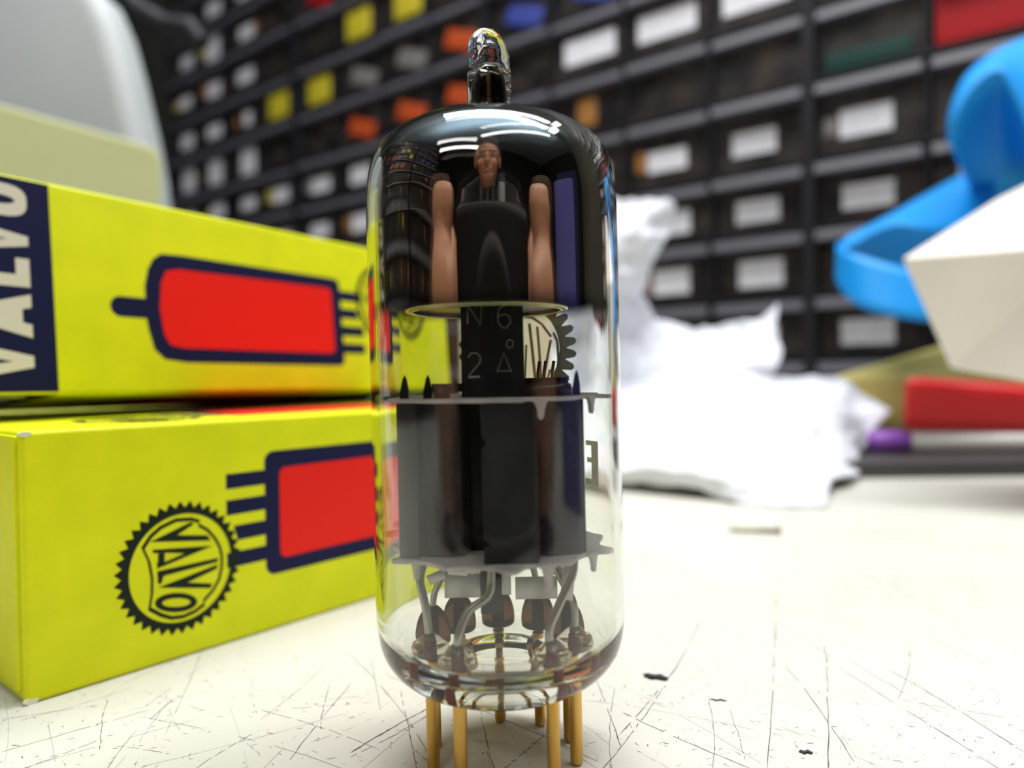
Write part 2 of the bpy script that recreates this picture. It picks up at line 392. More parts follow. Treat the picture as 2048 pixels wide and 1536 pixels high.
red_i = arc(29.1, 19.4, .9, 180, 90, 4) + [(56.5, 20.4), (58.4, 20.0), (59.2, 18.5), (59.6, 15), (59.2, 11.2), (58.4, 9.5), (56.5, 9.0)] + arc(29.1, 9.7, .9, -90, -180, 4)
V_ = [(0, 6), (1.35, 0), (2.75, 0), (4.1, 6), (2.75, 6), (2.05, 2.2), (1.35, 6)]
A_ = [(0, 0), (1.4, 6), (2.9, 6), (4.3, 0), (3.0, 0), (2.8, 1.0), (1.5, 1.0), (1.3, 0)]
L_ = [(0, 0), (3.3, 0), (3.3, 1.5), (1.4, 1.5), (1.4, 6), (0, 6)]
def carton(name, label, M, flip=False, group=None):
    """square carton: local x along, y across (0 = printed front face), z up; four printed sides, tuck ends"""
    root = thing(name, label, 'box', (0, 0, 0), group=group); root.matrix_world = Matrix.Translation(M.translation * MM) @ M.to_3x3().to_4x4()
    q = MB(); q.rbox((0, 0, 0), (CL, CH, CH), .55, 0)
    faces = [lambda a, c, d: Vector((a, -d, c)), lambda a, c, d: Vector((a, c, CH + d)),
             lambda a, c, d: Vector((a, CH + d, CH - c)), lambda a, c, d: Vector((a, CH - c, -d))]
    for k, fn0 in enumerate(faces):
        fn = (lambda a, c, d, f=fn0: f(CL - a, CH - c, d)) if flip else fn0
        D = lambda poly, mi, z: q.prism(poly, fn, -.05, z, mi)
        def ring(o, i, mi, z):
            n = len(o); q.add([fn(a, c, z) for a, c in o] + [fn(a, c, z) for a, c in i], [(j, (j + 1) % n, (j + 1) % n + n, j + n) for j in range(n)], mi)
        for j in range(4):                       # four printed pins
            t0 = 9.0 + j * 3.15; c0 = 21.0 if j not in (1, ) else 22.4
            D([(c0, t0), (27, t0), (27, t0 + 1.8), (c0 if j != 1 else 21.9, t0 + 1.8)], 1, .012)
        D(body_o, 1, .016); D(red_i, 2, .03)
        D([(CL - 9.8, .35), (CL - .4, .35), (CL - .4, CH - .35), (CL - 9.8, CH - .35)], 1, .012)
        for pl in seal_polys():
            if pl[0] == 'ring': ring(pl[1], pl[2], 3, .024)
            else: D(pl[1], 3, .024)
        # brand word running across the navy band
        x0 = CL - 7.2
        def Lt(poly, t0, f=1.0):
            D([(x0 + c * 1.0, CH - (t0 + a * f)) for a, c in poly], 4, .03)
        Lt(V_, 2.0, .98); Lt(A_, 6.9, 1.24); Lt(L_, 13.1, 1.06); Lt(V_, 17.1, .82)
        cx, cy = x0 + 3.0, CH - 23.6
        oo = [(cx + 3.05 * math.copysign(abs(cos(a)) ** .7, cos(a)), cy + 2.0 * math.copysign(abs(sin(a)) ** .7, sin(a))) for a in [2 * pi * i / 24 for i in range(24)]]
        ii = [(cx + 1.75 * cos(a), cy + .55 * sin(a)) for a in [2 * pi * i / 24 for i in range(24)]]
        ring(oo, ii, 4, .03)
    q.build('carton_body', [YEL, NAVY, RED, INK, CREAMP], root)
    # worn corners
    for (p, rs) in (((.35, .1, CH - .3), (.75, .25, .28)), ((.5, .1, .3), (.8, .25, .35)), ((CL - .5, .2, CH - .4), (.8, .3, .5))):
        s_ = MB(); vs = []; n = 9
        for i in range(n):
            a = 2 * pi * i / n; k = random.uniform(.6, 1.1); vs.append(Vector((p[0] + rs[0] * k * cos(a), -.02, p[2] + rs[2] * k * sin(a))))
        s_.add(vs + [Vector((v.x, .3, v.z)) for v in vs], [tuple(range(n))] + [(i, i + n, (i + 1) % n + n, (i + 1) % n) for i in range(n)], 0)
        o = s_.build('worn_corner', SCUFF, root); o['label'] = 'scuffed white cardboard showing through'
    # tuck flap at the seal end
    f = MB(); f.rbox((-.35, 1.0, 1.2), (.1, CH - 1.0, CH - .5), .15, 0); f.build('end_flap', YEL, root)
    return root
a_ = Vector((-47.69, 70.19, 0)); dl = Vector((.6387, .7695, 0)); nb = Vector((-.7695, .6387, 0))
M1 = Matrix((dl, nb, Vector((0, 0, 1)))).transposed().to_4x4(); M1.translation = a_
carton('tube_carton', 'lower yellow valve carton lying flat on the bench, round toothed seal showing', M1)
M3 = M1.copy(); M3.translation = a_ + nb * (CH + .3) + dl * 3
carton('tube_carton', 'yellow valve carton behind the lower front one, hidden in the shade under the upper carton', M3)
A2 = Vector((-58.1, 86.595, 30.013)); d2 = Vector((.56917, .82213, -.01241)).normalized(); u2 = Vector((-.07606, .06768, .99480)); u2 = (u2 - d2 * u2.dot(d2)).normalized()
n2 = d2.cross(u2); n2 = n2 if n2.y > 0 else -n2
M2 = Matrix((d2, n2, u2)).transposed().to_4x4(); M2.translation = A2 - d2 * (CL - 76.9)
# the print on this one runs the other way: pins and seal towards the far end
carton('tube_carton', 'upper yellow valve carton stacked on top, navy band with white lettering at its near end', M2, flip=True)

# ------------------------------------------------------------------ the electron tube
TX, TY = -1.0, 60.0
tube = thing('vacuum_tube', 'upright glass radio valve with mirrored top and gold pins standing on the bench', 'valve', (TX, TY, 0), (0, R_(-.62), 0)); tube.scale = (1.02, 1.02, 1)
def sm(prof, it=2):
    """corner-cutting of a profile"""
    for _ in range(it):
        o = [prof[0]]
        for (a, c), (d, e) in zip(prof, prof[1:]): o += [(a * .75 + d * .25, c * .75 + e * .25), (a * .25 + d * .75, c * .25 + e * .75)]
        o.append(prof[-1]); prof = o
    return prof
outer = sm([(0, 6.9), (3.0, 6.85), (6.4, 6.8), (7.6, 7.3), (8.9, 8.4), (9.75, 10.0), (10.0, 12.5)]) + [(10.0, 20), (10.0, 30), (10.0, 40)] + \
        sm([(10.0, 43.6), (9.97, 47.0), (9.35, 49.7), (7.5, 51.3), (4.7, 52.4), (2.6, 52.8), (1.85, 53.1), (1.78, 53.9)]) + [(1.78, 55.2)] + \
        sm([(1.78, 56.2), (1.72, 57.0), (1.62, 58.2), (1.42, 59.3), (.85, 60.0), (0, 60.1)])
DOME = sm([(1.5, 54.0), (1.6, 52.8), (2.7, 52.2), (4.6, 51.8), (7.2, 50.7), (8.8, 49.1), (9.33, 46.6), (9.38, 43.6)])
NECK = [(0, 57.2)] + sm([(.5, 57.15), (1.1, 56.8), (1.42, 56.2), (1.5, 55.2), (1.5, 54.0)])
inner = NECK + DOME + [(9.38, 40), (9.38, 30), (9.38, 20)] + sm([(9.38, 13.0), (9.3, 11.2), (8.8, 10.1), (7.9, 9.4), (7.0, 9.2), (4.3, 9.2), (3.5, 9.1), (3.2, 8.2), (2.6, 7.95), (0, 7.9)])
g = MB(); g.lathe(outer, 128); g.lathe(inner, 128)
env = g.build('glass_envelope', GLASS, tube)
for v in env.data.vertices:                    # uneven, hand-sealed tip
    z = v.co.z / MM
    if z > 56.2:
        k = 1 + .10 * noise.noise(Vector((v.co.x * 900, v.co.y * 900, z * 1.1))); v.co.x *= k; v.co.y *= k
    if z > 57.0: v.co.x -= (z - 57.0) * .06 * MM
# inner shell must point its normals into the vacuum: flip it
# (lathe winding: outer goes bottom to top, inner top to bottom, so both already face away from the glass)
ro = [(1.12, 56.9), (1.15, 55.6)]
gp = [(max(r - .04, 0), h - .03) for r, h in NECK[:1] + NECK[1:] + DOME] + [(9.34, 42), (9.34, 39.5), (9.34, 38.5), (9.34, 37.5), (9.34, 36.2)]
g = MB(); g.lathe(gp, 128); gt = g.build('getter_coating', GETTER, tube); gt['label'] = 'mirror-like dark getter film inside the dome'
# base pins, beads and leads
angs = [-140, -104, -68, -32, 40, 76, 112, 148, 184]
PR = 5.95
pinpos = []
for i, a in enumerate(angs):
    x, y = PR * sin(R_(a)), -PR * cos(R_(a)); pinpos.append((x, y))
    tip = .0 if abs(a) < 120 else .05
    MB().lathe([(0, tip), (.34, tip + .01), (.46, tip + .10), (.51, tip + .35), (.51, 3), (.51, 7.0), (.51, 7.6)], 20, (x, y, 0)).build('base_pin', GOLD, tube)
    back = y > 0 or abs(a) > 90
    hb = 12.4 if y > 0 else 11.4
    k = MB(); k.lathe(sm([(.0, 9.22), (1.40, 9.22), (1.50, 9.7), (1.45, 10.6), (1.15, hb - .8), (.5, hb), (0, hb + .1)], 2), 24, (x, y, 0))
    bd = k.build('glass_bead', BEADG if y > 0 else BEADC, tube); bd['label'] = 'dark domed glass seal bead' if y > 0 else 'clear domed glass seal bead'
    MB().tube([(x, y, 7.6), (x, y, hb - .8)], .36, 12).build('pin_stub', REDPIN, tube)
def lead(pts, r=.30, n=6):
    pts = [Vector(p) for p in pts]; out = []
    for k in range(len(pts) - 1):
        p0 = pts[max(k - 1, 0)]; p1 = pts[k]; p2 = pts[k + 1]; p3 = pts[min(k + 2, len(pts) - 1)]
        for j in range(n):
            t = j / n; out.append(.5 * ((2 * p1) + (p2 - p0) * t + (2 * p0 - 5 * p1 + 4 * p2 - p3) * t * t + (3 * p1 - p0 - 3 * p2 + p3) * t ** 3))
    out.append(pts[-1]); MB().tube(out, r, 10).build('lead_wire', WIRE, tube)
P = pinpos
ML, MU = 17.9, 29.9
lead([(P[2][0], P[2][1], 10.6), (P[2][0] - .25, P[2][1], 13.2), (P[2][0] - .7, P[2][1] + .2, 15.6), (P[2][0] - .2, P[2][1] + .9, 17), (-4.3, -3.0, 18)], .33)
lead([(P[3][0], P[3][1], 10.8), (P[3][0] + .15, P[3][1], 12.2), (-2.3, -4.6, 13.8), (-.9, -4.4, 14.8), (-.6, -4.2, 16), (-.6, -4.2, 18)], .33)
lead([(P[4][0], P[4][1], 10.6), (P[4][0] - .2, P[4][1], 12.2), (P[4][0] + .7, P[4][1] + .4, 14.2), (5.6, -3.3, 16.2), (5.7, -2.8, 18)], .33)
lead([(P[5][0], P[5][1], 10.8), (P[5][0] + .0, P[5][1], 13.2), (4.9, -1.2, 15), (4.2, -1.0, 16.6), (4.4, -1.2, 18)], .30)
lead([(P[1][0], P[1][1], 11.5), (P[1][0] + .2, P[1][1] - .1, 13.4), (-4.6, .9, 15.4), (-3.9, .6, 17), (-3.9, .4, 18)], .28)
lead([(P[0][0], P[0][1], 11.8), (P[0][0], P[0][1], 13.6), (-2.8, 3.6, 16.4), (-1.2, 3.2, 16.2), (-.9, 3, 18)], .28)
lead([(P[8][0], P[8][1], 11.9), (-.3, 5.5, 14), (-2.2, 4.3, 16.1), (-3.4, 3.0, 14.8)], .26)
lead([(P[7][0], P[7][1], 11.9), (2.9, 4.9, 14.2), (2.0, 4.3, 16.3), (3.3, 3.6, 15.9), (4.7, 2.6, 14.6)], .30)
lead([(P[6][0], P[6][1], 11.5), (P[6][0], P[6][1] - .2, 14), (4.7, 1.0, 16.6), (4.6, .6, 18)], .28)
def strip(name, lo, hi, M_=None, m_=NICK):
    if M_:
        c = (Vector(lo) + Vector(hi)) / 2; M_ = Matrix.Translation(c) @ M_ @ Matrix.Translation(-c)
    return MB().rbox(lo, hi, .05, 0, M_, 2).build(name, m_, tube)
strip('nickel_ribbon', (-4.6, .2, 13.35), (-1.6, .38, 15.35)); strip('nickel_ribbon', (1.2, -.4, 13.3), (4.6, -.22, 15.1))
strip('nickel_ribbon', (-.4, 1.2, 13.2), (.85, 1.35, 18.1)); 
strip('shield_tab', (-1.5, -2.6, 12.9), (.15, -2.35, 18.2), None, PLATE)
strip('nickel_ribbon', (4.9, -1.9, 13.6), (5.9, -1.8, 17.6), Matrix.Rotation(.12, 4, 'Y')); strip('nickel_ribbon', (-5.7, -1.6, 15.2), (-4.3, -1.5, 16.0), Matrix.Rotation(-.4, 4, 'Y'))
strip('nickel_ribbon', (-3.9, -2.8, 16.0), (-2.4, -2.7, 17.2), Matrix.Rotation(.1, 4, 'Y'))
# mica spacers: toothed discs with small hanging claws
def mica(h, rot, claws, th=.28, split=None):
    pts = []; n = 12
    for i in range(n):
        a = rot + 2 * pi * i / n; r1 = 9.28 if i % 2 == 0 else 8.7
        for da, rr in ((-.13, 8.2), (-.05, r1 - .15), (0, r1), (.05, r1 - .15), (.13, 8.2), (.26, 8.1)): pts.append((rr * sin(a + da), -rr * cos(a + da)))
    q = MB(); fn = lambda a, c, d: Vector((a, c, h + d + .10 * noise.noise(Vector((a * .5, c * .5, h)))))
    q.prism(pts, fn, -th / 2, th / 2)
    for (a, rr, ln, wd) in claws:                 # flake-like claws bent down at the rim
        x, y = rr * sin(R_(a)), -rr * cos(R_(a)); t = Vector((cos(R_(a)), sin(R_(a)), 0)); c = Vector((x, y, h)); nrm = Vector((sin(R_(a)), -cos(R_(a)), 0))
        pr = [(-wd * 1.5, .1), (-wd * .75, -.25), (-wd * .45, -ln * .5), (-wd * .35, -ln * .85), (0, -ln), (wd * .35, -ln * .85), (wd * .45, -ln * .5), (wd * .75, -.25), (wd * 1.5, .1)]
        q.prism(pr, lambda u_, v_, d: c + t * u_ + nrm * d + Vector((0, 0, v_)), -.14, .14)
    return recalc(q.build('mica_spacer', MICA, tube))
mica(MU, .16, [(-58, 7.6, 1.35, .55), (24, 7.9, 1.5, .62), (60, 8.2, 1.3, .6)])
mica(ML, .10, [(-48, 8.0, 1.45, .55), (25, 8.3, 2.0, .60), (57, 8.3, 1.35, .55), (-12, 8.2, .35, .5)])
# anodes
def col_(name, poly, z0, z1, m_, smooth=False):
    q = MB(); q.prism(poly, lambda a, c, d: Vector((a, c, d)), z0, z1, 0, smooth); o = recalc(q.build(name, m_, tube))
    mod(o, 'BEVEL', width=.12 * MM, segments=2, limit_method='ANGLE'); return o
z0, z1 = ML + .15, MU - .15
an = col_('anode', [(-7.0, -4.9), (-5.75, -5.1), (-5.7, -4.6), (-5.1, -4.9), (-3.3, -5.2), (-2.5, -4.9), (-2.1, -4.2), (-2.1, 4.2), (-2.6, 4.9), (-5.6, 4.9), (-5.8, 4.4), (-6.9, 4.5), (-7.0, 4.0), (-6.1, 3.9), (-6.1, -4.1), (-7.0, -4.5)], z0, z1, ANODE)
strip('anode_flange', (-7.12, -5.15, z0), (-5.72, -4.98, z1), None, ANODE_L)
col_('anode', [(2.0, -4.4), (2.9, -5.2), (3.6, -5.6), (5.9, -5.2), (6.25, -4.8), (6.3, -4.2), (6.55, -4.1), (6.55, -3.7), (6.1, -3.6), (6.1, 3.9), (6.5, 4.0), (6.5, 4.4), (5.6, 4.9), (2.6, 4.9), (2.0, 4.2)], z0, z1, ANODE)
strip('anode_flange', (6.25, -4.5, z0), (6.5, -4.35, z1), None, ANODE_L)
# centre shield: folded strip in front with two notches
sh = [(-.95, 17.85), (2.85, 17.85), (2.95, 18.6), (2.95, z1), (-.95, z1), (-.95, 27.2), (-.65, 27.0), (-.6, 26.7), (-.95, 26.4), (-.95, 19.9), (-.5, 19.7), (-.5, 19.4), (-.95, 19.3)]
q = MB(); q.prism(sh, lambda a, c, d: Vector((a, d + .02 * a, c)), -7.45, -7.15); o = recalc(q.build('centre_shield', ANODE, tube)); mod(o, 'BEVEL', width=.08 * MM, segments=2)
q = MB(); q.prism([(2.75, -7.4), (2.98, -7.35), (3.0, -5.3), (3.15, -3), (2.75, -3)], lambda a, c, d: Vector((a, c, d)), 18.3, z1); recalc(q.build('shield_side', ANODE, tube))
strip('shadow_gap_fill', (-2.1, -3.4, z0), (-.6, 3.0, z1), None, DARKM)  # dark boxes put in for the shadowed gap between the anodes
strip('shadow_gap_fill', (-.6, -1.0, z0), (2.9, 3.0, z1), None, DARKM)
# grid posts and little parts above the upper mica
def post(x, y, h, wd=.5):
    MB().prism([(x - wd / 2, MU), (x + wd / 2, MU), (x + wd / 2, MU + h * .45), (x + wd * .28, MU + h * .85), (x + wd * .1, MU + h), (x - wd * .15, MU + h * .85), (x - wd * .5, MU + h * .3)], lambda a, c, d: Vector((a, y + d, c)), -.12, .12).build('anode_tab', DARKM, tube)
post(-6.55, -5.0, 1.95, .62); post(-4.85, -5.3, 1.95, .62); post(5.95, -5.0, 2.05, .55); post(6.1, 4.2, 1.6, .5)
strip('top_strap', (-4.6, -4.9, MU + .6), (-2.2, -4.7, MU + 1.25), None, DARKM)
MB().tube([(-3.9, -4.7, MU), (-3.9, -4.7, MU + 1.1)], .62, 18).build('cathode_sleeve', BROWNM, tube)
q = MB(); q.tube([(2.1, -5.0, MU + .55), (3.2, -5.2, MU + .55), (4.6, -5.2, MU + .6), (5.5, -5.0, MU + .6)], [.55, .6, .6, .5], 14, flat=1.0); q.build('cathode_sleeve', BROWNM, tube)
for x, y in ((-2.6, 0.6), (-1.9, .6), (3.4, 1.2), (3.9, 1.0), (4.6, 1.4)): MB().tube([(x, y, MU), (x + .1, y, MU + 2.0), (x + .25, y, MU + 2.9)], .14, 8).build('grid_rod', DARKM, tube)
strip('top_strap', (2.2, .9, MU + .5), (5.9, 1.1, MU + 1.5), None, DARKM)
# embossed plate carrying the getter
q = MB(); q.prism([(-2.45, MU + .1), (2.25, MU + .1), (2.2, 38.6), (-2.35, 38.6)], lambda a, c, d: Vector((a, d, c)), -4.85, -4.6)
pl = recalc(q.build('marked_plate', PLATE, tube)); pl['label'] = 'dark upright plate embossed with N6 and 2A'
def mark(segs, m_, wd=.21):
    for sg in segs:
        q = MB(); q.tube([(x, -4.87, z) for x, z in sg], wd / 2, 6, flat=.6); q.build('embossed_mark', m_, pl)
def mk(*p):                                    # photo pixels -> the plate's own x,z
    out = []
    for x, y in p:
        w_ = at(x, y, TY - 4.85); out.append(((w_.x - TX) + .0108 * w_.z, w_.z))
    return out
mark([mk((937, 648), (937, 610), (962, 650), (964, 608))], ETCH)
mark([mk((1008, 612), (998, 618), (995, 632), (996, 645), (1004, 656), (1012, 657), (1020, 646), (1018, 634), (1008, 629), (998, 634))], ETCH, .12)
mark([mk((938, 714), (944, 706), (955, 706), (962, 714), (961, 725), (939, 752))], ETCH); mark([mk((939, 754), (961, 753))], ETCH2, .3)
mark([mk((994, 745), (1007, 706), (1022, 745)), mk((996, 742), (1021, 742))], ETCH, .16)
mark([mk((1014, 682), (1020, 680), (1025, 684), (1024, 694), (1016, 697), (1012, 690), (1014, 682))], ETCH, .14)
# getter ring under the mirror
q = MB()
for rr, hh, tr in ((6.4, 37.1, .20), (6.05, 36.95, .12)):
    ps = [(-.6 + rr * cos(2 * pi * i / 72), rr * sin(2 * pi * i / 72), hh) for i in range(73)]; q.tube(ps, tr, 8, cap=False)
q.build('getter_ring', RINGM, tube)
MB().lathe([(0, 37.25), (5.9, 37.2), (5.95, 37.35), (0, 37.4)], 48, (-.6, 0, 0)).build('getter_cup', DARKM, tube)
# gold print on the far wall of the glass, seen through it
def wrap(a, h, r=10.03): return lambda d=0: Vector(((r + d) * sin(a), (r + d) * cos(a), h))
q = MB(); pc = at(1034, 700, 70); cx_, ch = pc.x - TX + .4, pc.z; T = 30
def on_back(x, h, d=0.0):
    a = math.asin(max(-.99, min(.99, x / 10.0))); return Vector(((10.02 + d) * sin(a), (10.02 + d) * cos(a), h))
R1, R2, R3 = 4.7, 5.7, 4.45
n = T * 4
def tooth(i):
    f = (i % 4) / 4.; return R1 + (R2 - R1) * (sin(pi * f) ** .6 if f > 0 else 0)
ro_ = [on_back(cx_ + tooth(i) * cos(2 * pi * i / n), ch + tooth(i) * 1.06 * sin(2 * pi * i / n)) for i in range(n)]
ri_ = [on_back(cx_ + 4.1 * cos(2 * pi * i / n), ch + 4.3 * sin(2 * pi * i / n)) for i in range(n)]
q.add(ro_ + ri_, [(i, (i + 1) % n, (i + 1) % n + n, i + n) for i in range(n)])
def ln_(pts, wd=.28):
    for (x0, h0), (x1, h1) in zip(pts, pts[1:]):
        k = 8
        for j in range(k):
            xa, ha = x0 + (x1 - x0) * j / k, h0 + (h1 - h0) * j / k; xb, hb2 = x0 + (x1 - x0) * (j + 1) / k, h0 + (h1 - h0) * (j + 1) / k
            L = math.hypot(xb - xa, hb2 - ha) or 1; px_, pz_ = -(hb2 - ha) / L * wd / 2, (xb - xa) / L * wd / 2
            q.add([on_back(xa + px_, ha + pz_), on_back(xb + px_, hb2 + pz_), on_back(xb - px_, hb2 - pz_), on_back(xa - px_, ha - pz_)], [(0, 1, 2, 3)])
def bk(*p): return [((at(x, y, 69.5).x - TX) + .0108 * at(x, y, 69.5).z, at(x, y, 69.5).z) for x, y in p]
ln_(bk((1040, 632), (1065, 636), (1085, 650), (1098, 668), (1104, 676)), .24); ln_(bk((1108, 668), (1116, 685), (1118, 720), (1114, 760)), .24)
ln_(bk((1060, 648), (1066, 700), (1070, 740), (1073, 765)), .30); ln_(bk((1076, 655), (1080, 700), (1084, 762)), .26); ln_(bk((1103, 682), (1094, 730), (1086, 764)), .26)
ln_(bk((1054, 690), (1052, 735), (1050, 765)), .22); ln_(bk((1094, 770), (1102, 740), (1114, 770)), .2)
pr = q.build('printed_seal', OLIVE, tube); pr['label'] = 'olive gold toothed seal printed on the far wall of the glass'
q = MB()                                       # mirrored letter near the right edge, on the far wall
def ed(px, py): w_ = at(px, py, 63); return (w_.z)
for (a0, a1, ya, yb) in ((60, 67, 887, 978), (55, 61, 887, 897), (56, 61, 922, 932), (54, 61, 966, 978)):
    k = 4; rows = [[Vector((10.03 * sin(R_(a0 + (a1 - a0) * j / k)), 10.03 * cos(R_(a0 + (a1 - a0) * j / k)), ed(1190, yy))) for j in range(k + 1)] for yy in (ya, yb)]
    q.grid(rows)
q.build('printed_letter', OLIVE, tube)

# ------------------------------------------------------------------ drawer cabinets
bounds = [0, 39.7, 73.7, 109.7, 144.7, 186.7, 225.7, 267.7, 308.7, 351.7, 391.7, 431.7]
names = {0: 'black small-parts drawer cabinet at the right end of the row, behind the blue foam', 1: 'black drawer cabinet right of centre with labelled drawers, behind the paper towel',
         2: 'black drawer cabinet directly behind the glass valve, orange parts in its drawers', 3: 'leftmost black drawer cabinet of the row, beside the grey white container'}
content = {}
for k_, v_ in {(19, 7): C_YEL, (20, 7): C_YEL, (17, 8): C_YEL, (18, 8): C_YEL, (16, 7): C_ORG, (16, 6): C_ORG, (17, 6): C_ORG, (18, 6): C_ORG,
               (15, 7): C_BLU, (14, 7): C_BLU, (13, 7): C_BLU, (19, 9): C_RED, (10, 5): C_RED, (11, 5): C_GRN, (18, 7): C_GRY, (17, 7): C_GRY, (14, 5): C_BRN}.items(): content[k_] = v_
rng = random.Random(5)
cabs = []
for ci in range(4):
    u0 = 7.7 + 4 * ci; M0 = cabM(u0 + .0)
    cab = thing('drawer_cabinet', names[ci], 'cabinet', (0, 0, 0), group='drawer cabinets at the back of the bench')
    MO = Matrix.Translation(M0.translation * MM) @ M0.to_3x3().to_4x4(); cab.matrix_world = MO; cabs.append(cab)
    W = 4 * 55.16; q = MB(); Hc = bounds[-1] + 4; D = -140
    q.box((0, D, 0), (3.0, 4, Hc)); q.box((W - 3.0, D, 0), (W, 4, Hc)); q.box((3, D, 0), (W - 3, D + 3, Hc)); q.box((3, D + 3, Hc - 3), (W - 3, 4, Hc)); q.box((3, D + 3, 0), (W - 3, 0, 2))
    for i in (1, 2, 3): q.box((i * 55.16 - 1, D + 3, 2), (i * 55.16 + 1, 0, Hc - 3))
    q.build('cabinet_frame', BLK, cab)
    for r in range(len(bounds) - 1):
        if r: MB().box((3, D + 4, bounds[r] - 1.2), (W - 3, 1, bounds[r] + 1.2)).build('shelf', BLK, cab)
    for c in range(4):
        uc = u0 + c + .5; ki = round(uc - .2)
        for r in range(len(bounds) - 1):
            z0_, z1_ = bounds[r] + 1.8, bounds[r + 1] - 1.8; x0_, x1_ = c * 55.16 + 2.2 + (1.2 if c == 0 else 0), (c + 1) * 55.16 - 2.2 - (1.2 if c == 3 else 0)
            dz = rng.uniform(-1.5, 1.5); q = MB()
            q.box((x0_, -5 , z0_), (x1_, -3, z1_ - 7)); q.box((x0_, -90, z0_), (x0_ + 1, -5, z1_ - 8)); q.box((x1_ - 1, -90, z0_), (x1_, -5, z1_ - 8)); q.box((x0_, -90, z0_), (x1_, -5, z0_ + 1)); q.box((x0_, -91, z0_), (x1_, -90, z1_ - 8))
            dr = q.build('drawer', SMOKE, cab)
            lip = MB(); yo = rng.uniform(2.5, 6)
            lip.add([Vector(p) for p in ((x0_, -3, z1_ - 7.5), (x1_, -3, z1_ - 7.5), (x1_, yo, z1_ - 6.5), (x0_, yo, z1_ - 6.5), (x0_, -3, z1_ - .6), (x1_, -3, z1_ - .6), (x1_, yo - 1.5, z1_ - 1.8), (x0_, yo - 1.5, z1_ - 1.8))],
                    [(0, 1, 2, 3), (4, 7, 6, 5), (0, 4, 5, 1), (3, 2, 6, 7), (0, 3, 7, 4), (1, 5, 6, 2)])
            recalc(lip.build('pull_lip', LIP, dr))
            zc = (z0_ + z1_ - 7) / 2 - 1; xc = (x0_ + x1_) / 2 + rng.uniform(-2, 3)
            lab = r <= 4 or (r == 5 and ki >= 17) or (r == 6 and (ki <= 14 or ki >= 21)) or (r >= 7 and ki >= 21)
            if (ki, r) in content or r == 0: lab = False
            if lab:
                lw, lh = rng.uniform(11.5, 13), rng.uniform(6.0, 7.5)
                if r == 6 and ki <= 14: lw, lh, zc = 19, 8, zc + 2
                if r == 6 and ki >= 21: lh = 12
                if ki == 22 and r == 9: lh = 12
                if ki == 21 and r in (7,) : lw = 6
                MB().box((xc - lw, -3, zc - lh), (xc + lw, -2.6, zc + lh)).build('label_card', CARD, dr)
            if (ki, r) in content:
                cm = content[(ki, r)]; q = MB()
                if cm is C_GRN: q.rbox((x0_ + 5, -3.0, z0_ + 1), (x1_ - 4, -1.6, z0_ + 11), .6)
                elif cm is C_RED and ki == 10: q.rbox((x0_ + 1, -3.0, z0_ + 1), (x1_ - 1, -1.4, z1_ - 9), .6)
                elif cm is C_YEL: q.rbox((xc - 14, -3, zc - 11), (xc + 15, -1.5, zc + 12), .7)
                elif cm is C_BRN: q.rbox((xc - 6, -3, zc - 8), (xc + 8, -2.0, zc + 10), .5)
                else:
                    q.rbox((xc - 20, -3, zc - 9), (xc + 12, -1.4, zc + 5), .7, 0, Matrix.Translation((xc, 0, zc)) @ Matrix.Rotation(-.35, 4, 'Y') @ Matrix.Translation((-xc, 0, -zc)))
                q.build('packed_part', cm, dr)
            elif lab and rng.random() < .45:
                q = MB(); sx_ = rng.choice([-1, 1]); q.rbox((xc + sx_ * 17 - 3.5, -3, zc - 5), (xc + sx_ * 17 + 3.5, -2.2, zc + rng.uniform(2, 10)), .4)
                q.build('packed_part', rng.choice([C_BRN, C_BRN, C_GRY, C_YEL]), dr)

# two more cabinets along the left side of the bench, mirrored in the left flank of the dome
def dup(root, M, label):
    r = root.copy(); COL.objects.link(r); r.matrix_world = M; r['label'] = label
    for ch in list(root.children):
        c = ch.copy(); COL.objects.link(c); c.parent = r
        for g_ in list(ch.children):
            if g_.name.startswith('label_card'): continue
            d = g_.copy(); COL.objects.link(d); d.parent = c
    return r
for k, (yy, lab_) in enumerate(((-240, 'side drawer cabinet nearer the person, on the left of the bench, mirrored in the dome'), (-10, 'side drawer cabinet farther from the person, left of the bench, mirrored in the dome'))):
    Ms = Matrix(((0, 1, 0), (1, 0, 0), (0, 0, 1))).to_4x4(); Ms = Matrix.Rotation(pi / 2, 4, 'Z') @ Matrix.Rotation(pi, 4, 'Z')
    Ms.translation = Vector((-380, yy + 222, .3)) * MM
    dup(cabs[1 + k], Ms, lab_)

# ------------------------------------------------------------------ things at the left, behind the cartons
q = MB(); Yb = 215
TL, TR = at(-420, 90, 190), at(322, 292, 235); TR2 = TR
w_ = (Vector((TR.x, TR.y, 0)) - Vector((TL.x, TL.y, 0))); Ld = w_.length; w_.normalize(); nn = Vector((-w_.y, w_.x, 0))
Mx = Matrix((w_, nn, Vector((0, 0, 1)))).transposed().to_4x4(); Mx.translation = Vector((TL.x, TL.y, 0))
dzr = (TR.z - TL.z) / Ld; Sh = Matrix.Identity(4); 
topz = TR.z
# a leaning carton: its top edge falls to the right
pts = [(0, 0), (Ld, 0)] + arc(Ld - 5, topz - 5, 5, 0, 80, 5) + [(0, TL.z)]
q.prism(pts, lambda a, c, d: Mx @ Vector((a, d, c)), 0, 30)
o = recalc(q.build('carton', PALEY)); mod(o, 'BEVEL', width=1.2 * MM, segments=3, limit_method='ANGLE')
tag(o, 'pale yellow green carton standing behind the two stacked yellow cartons', 'box')
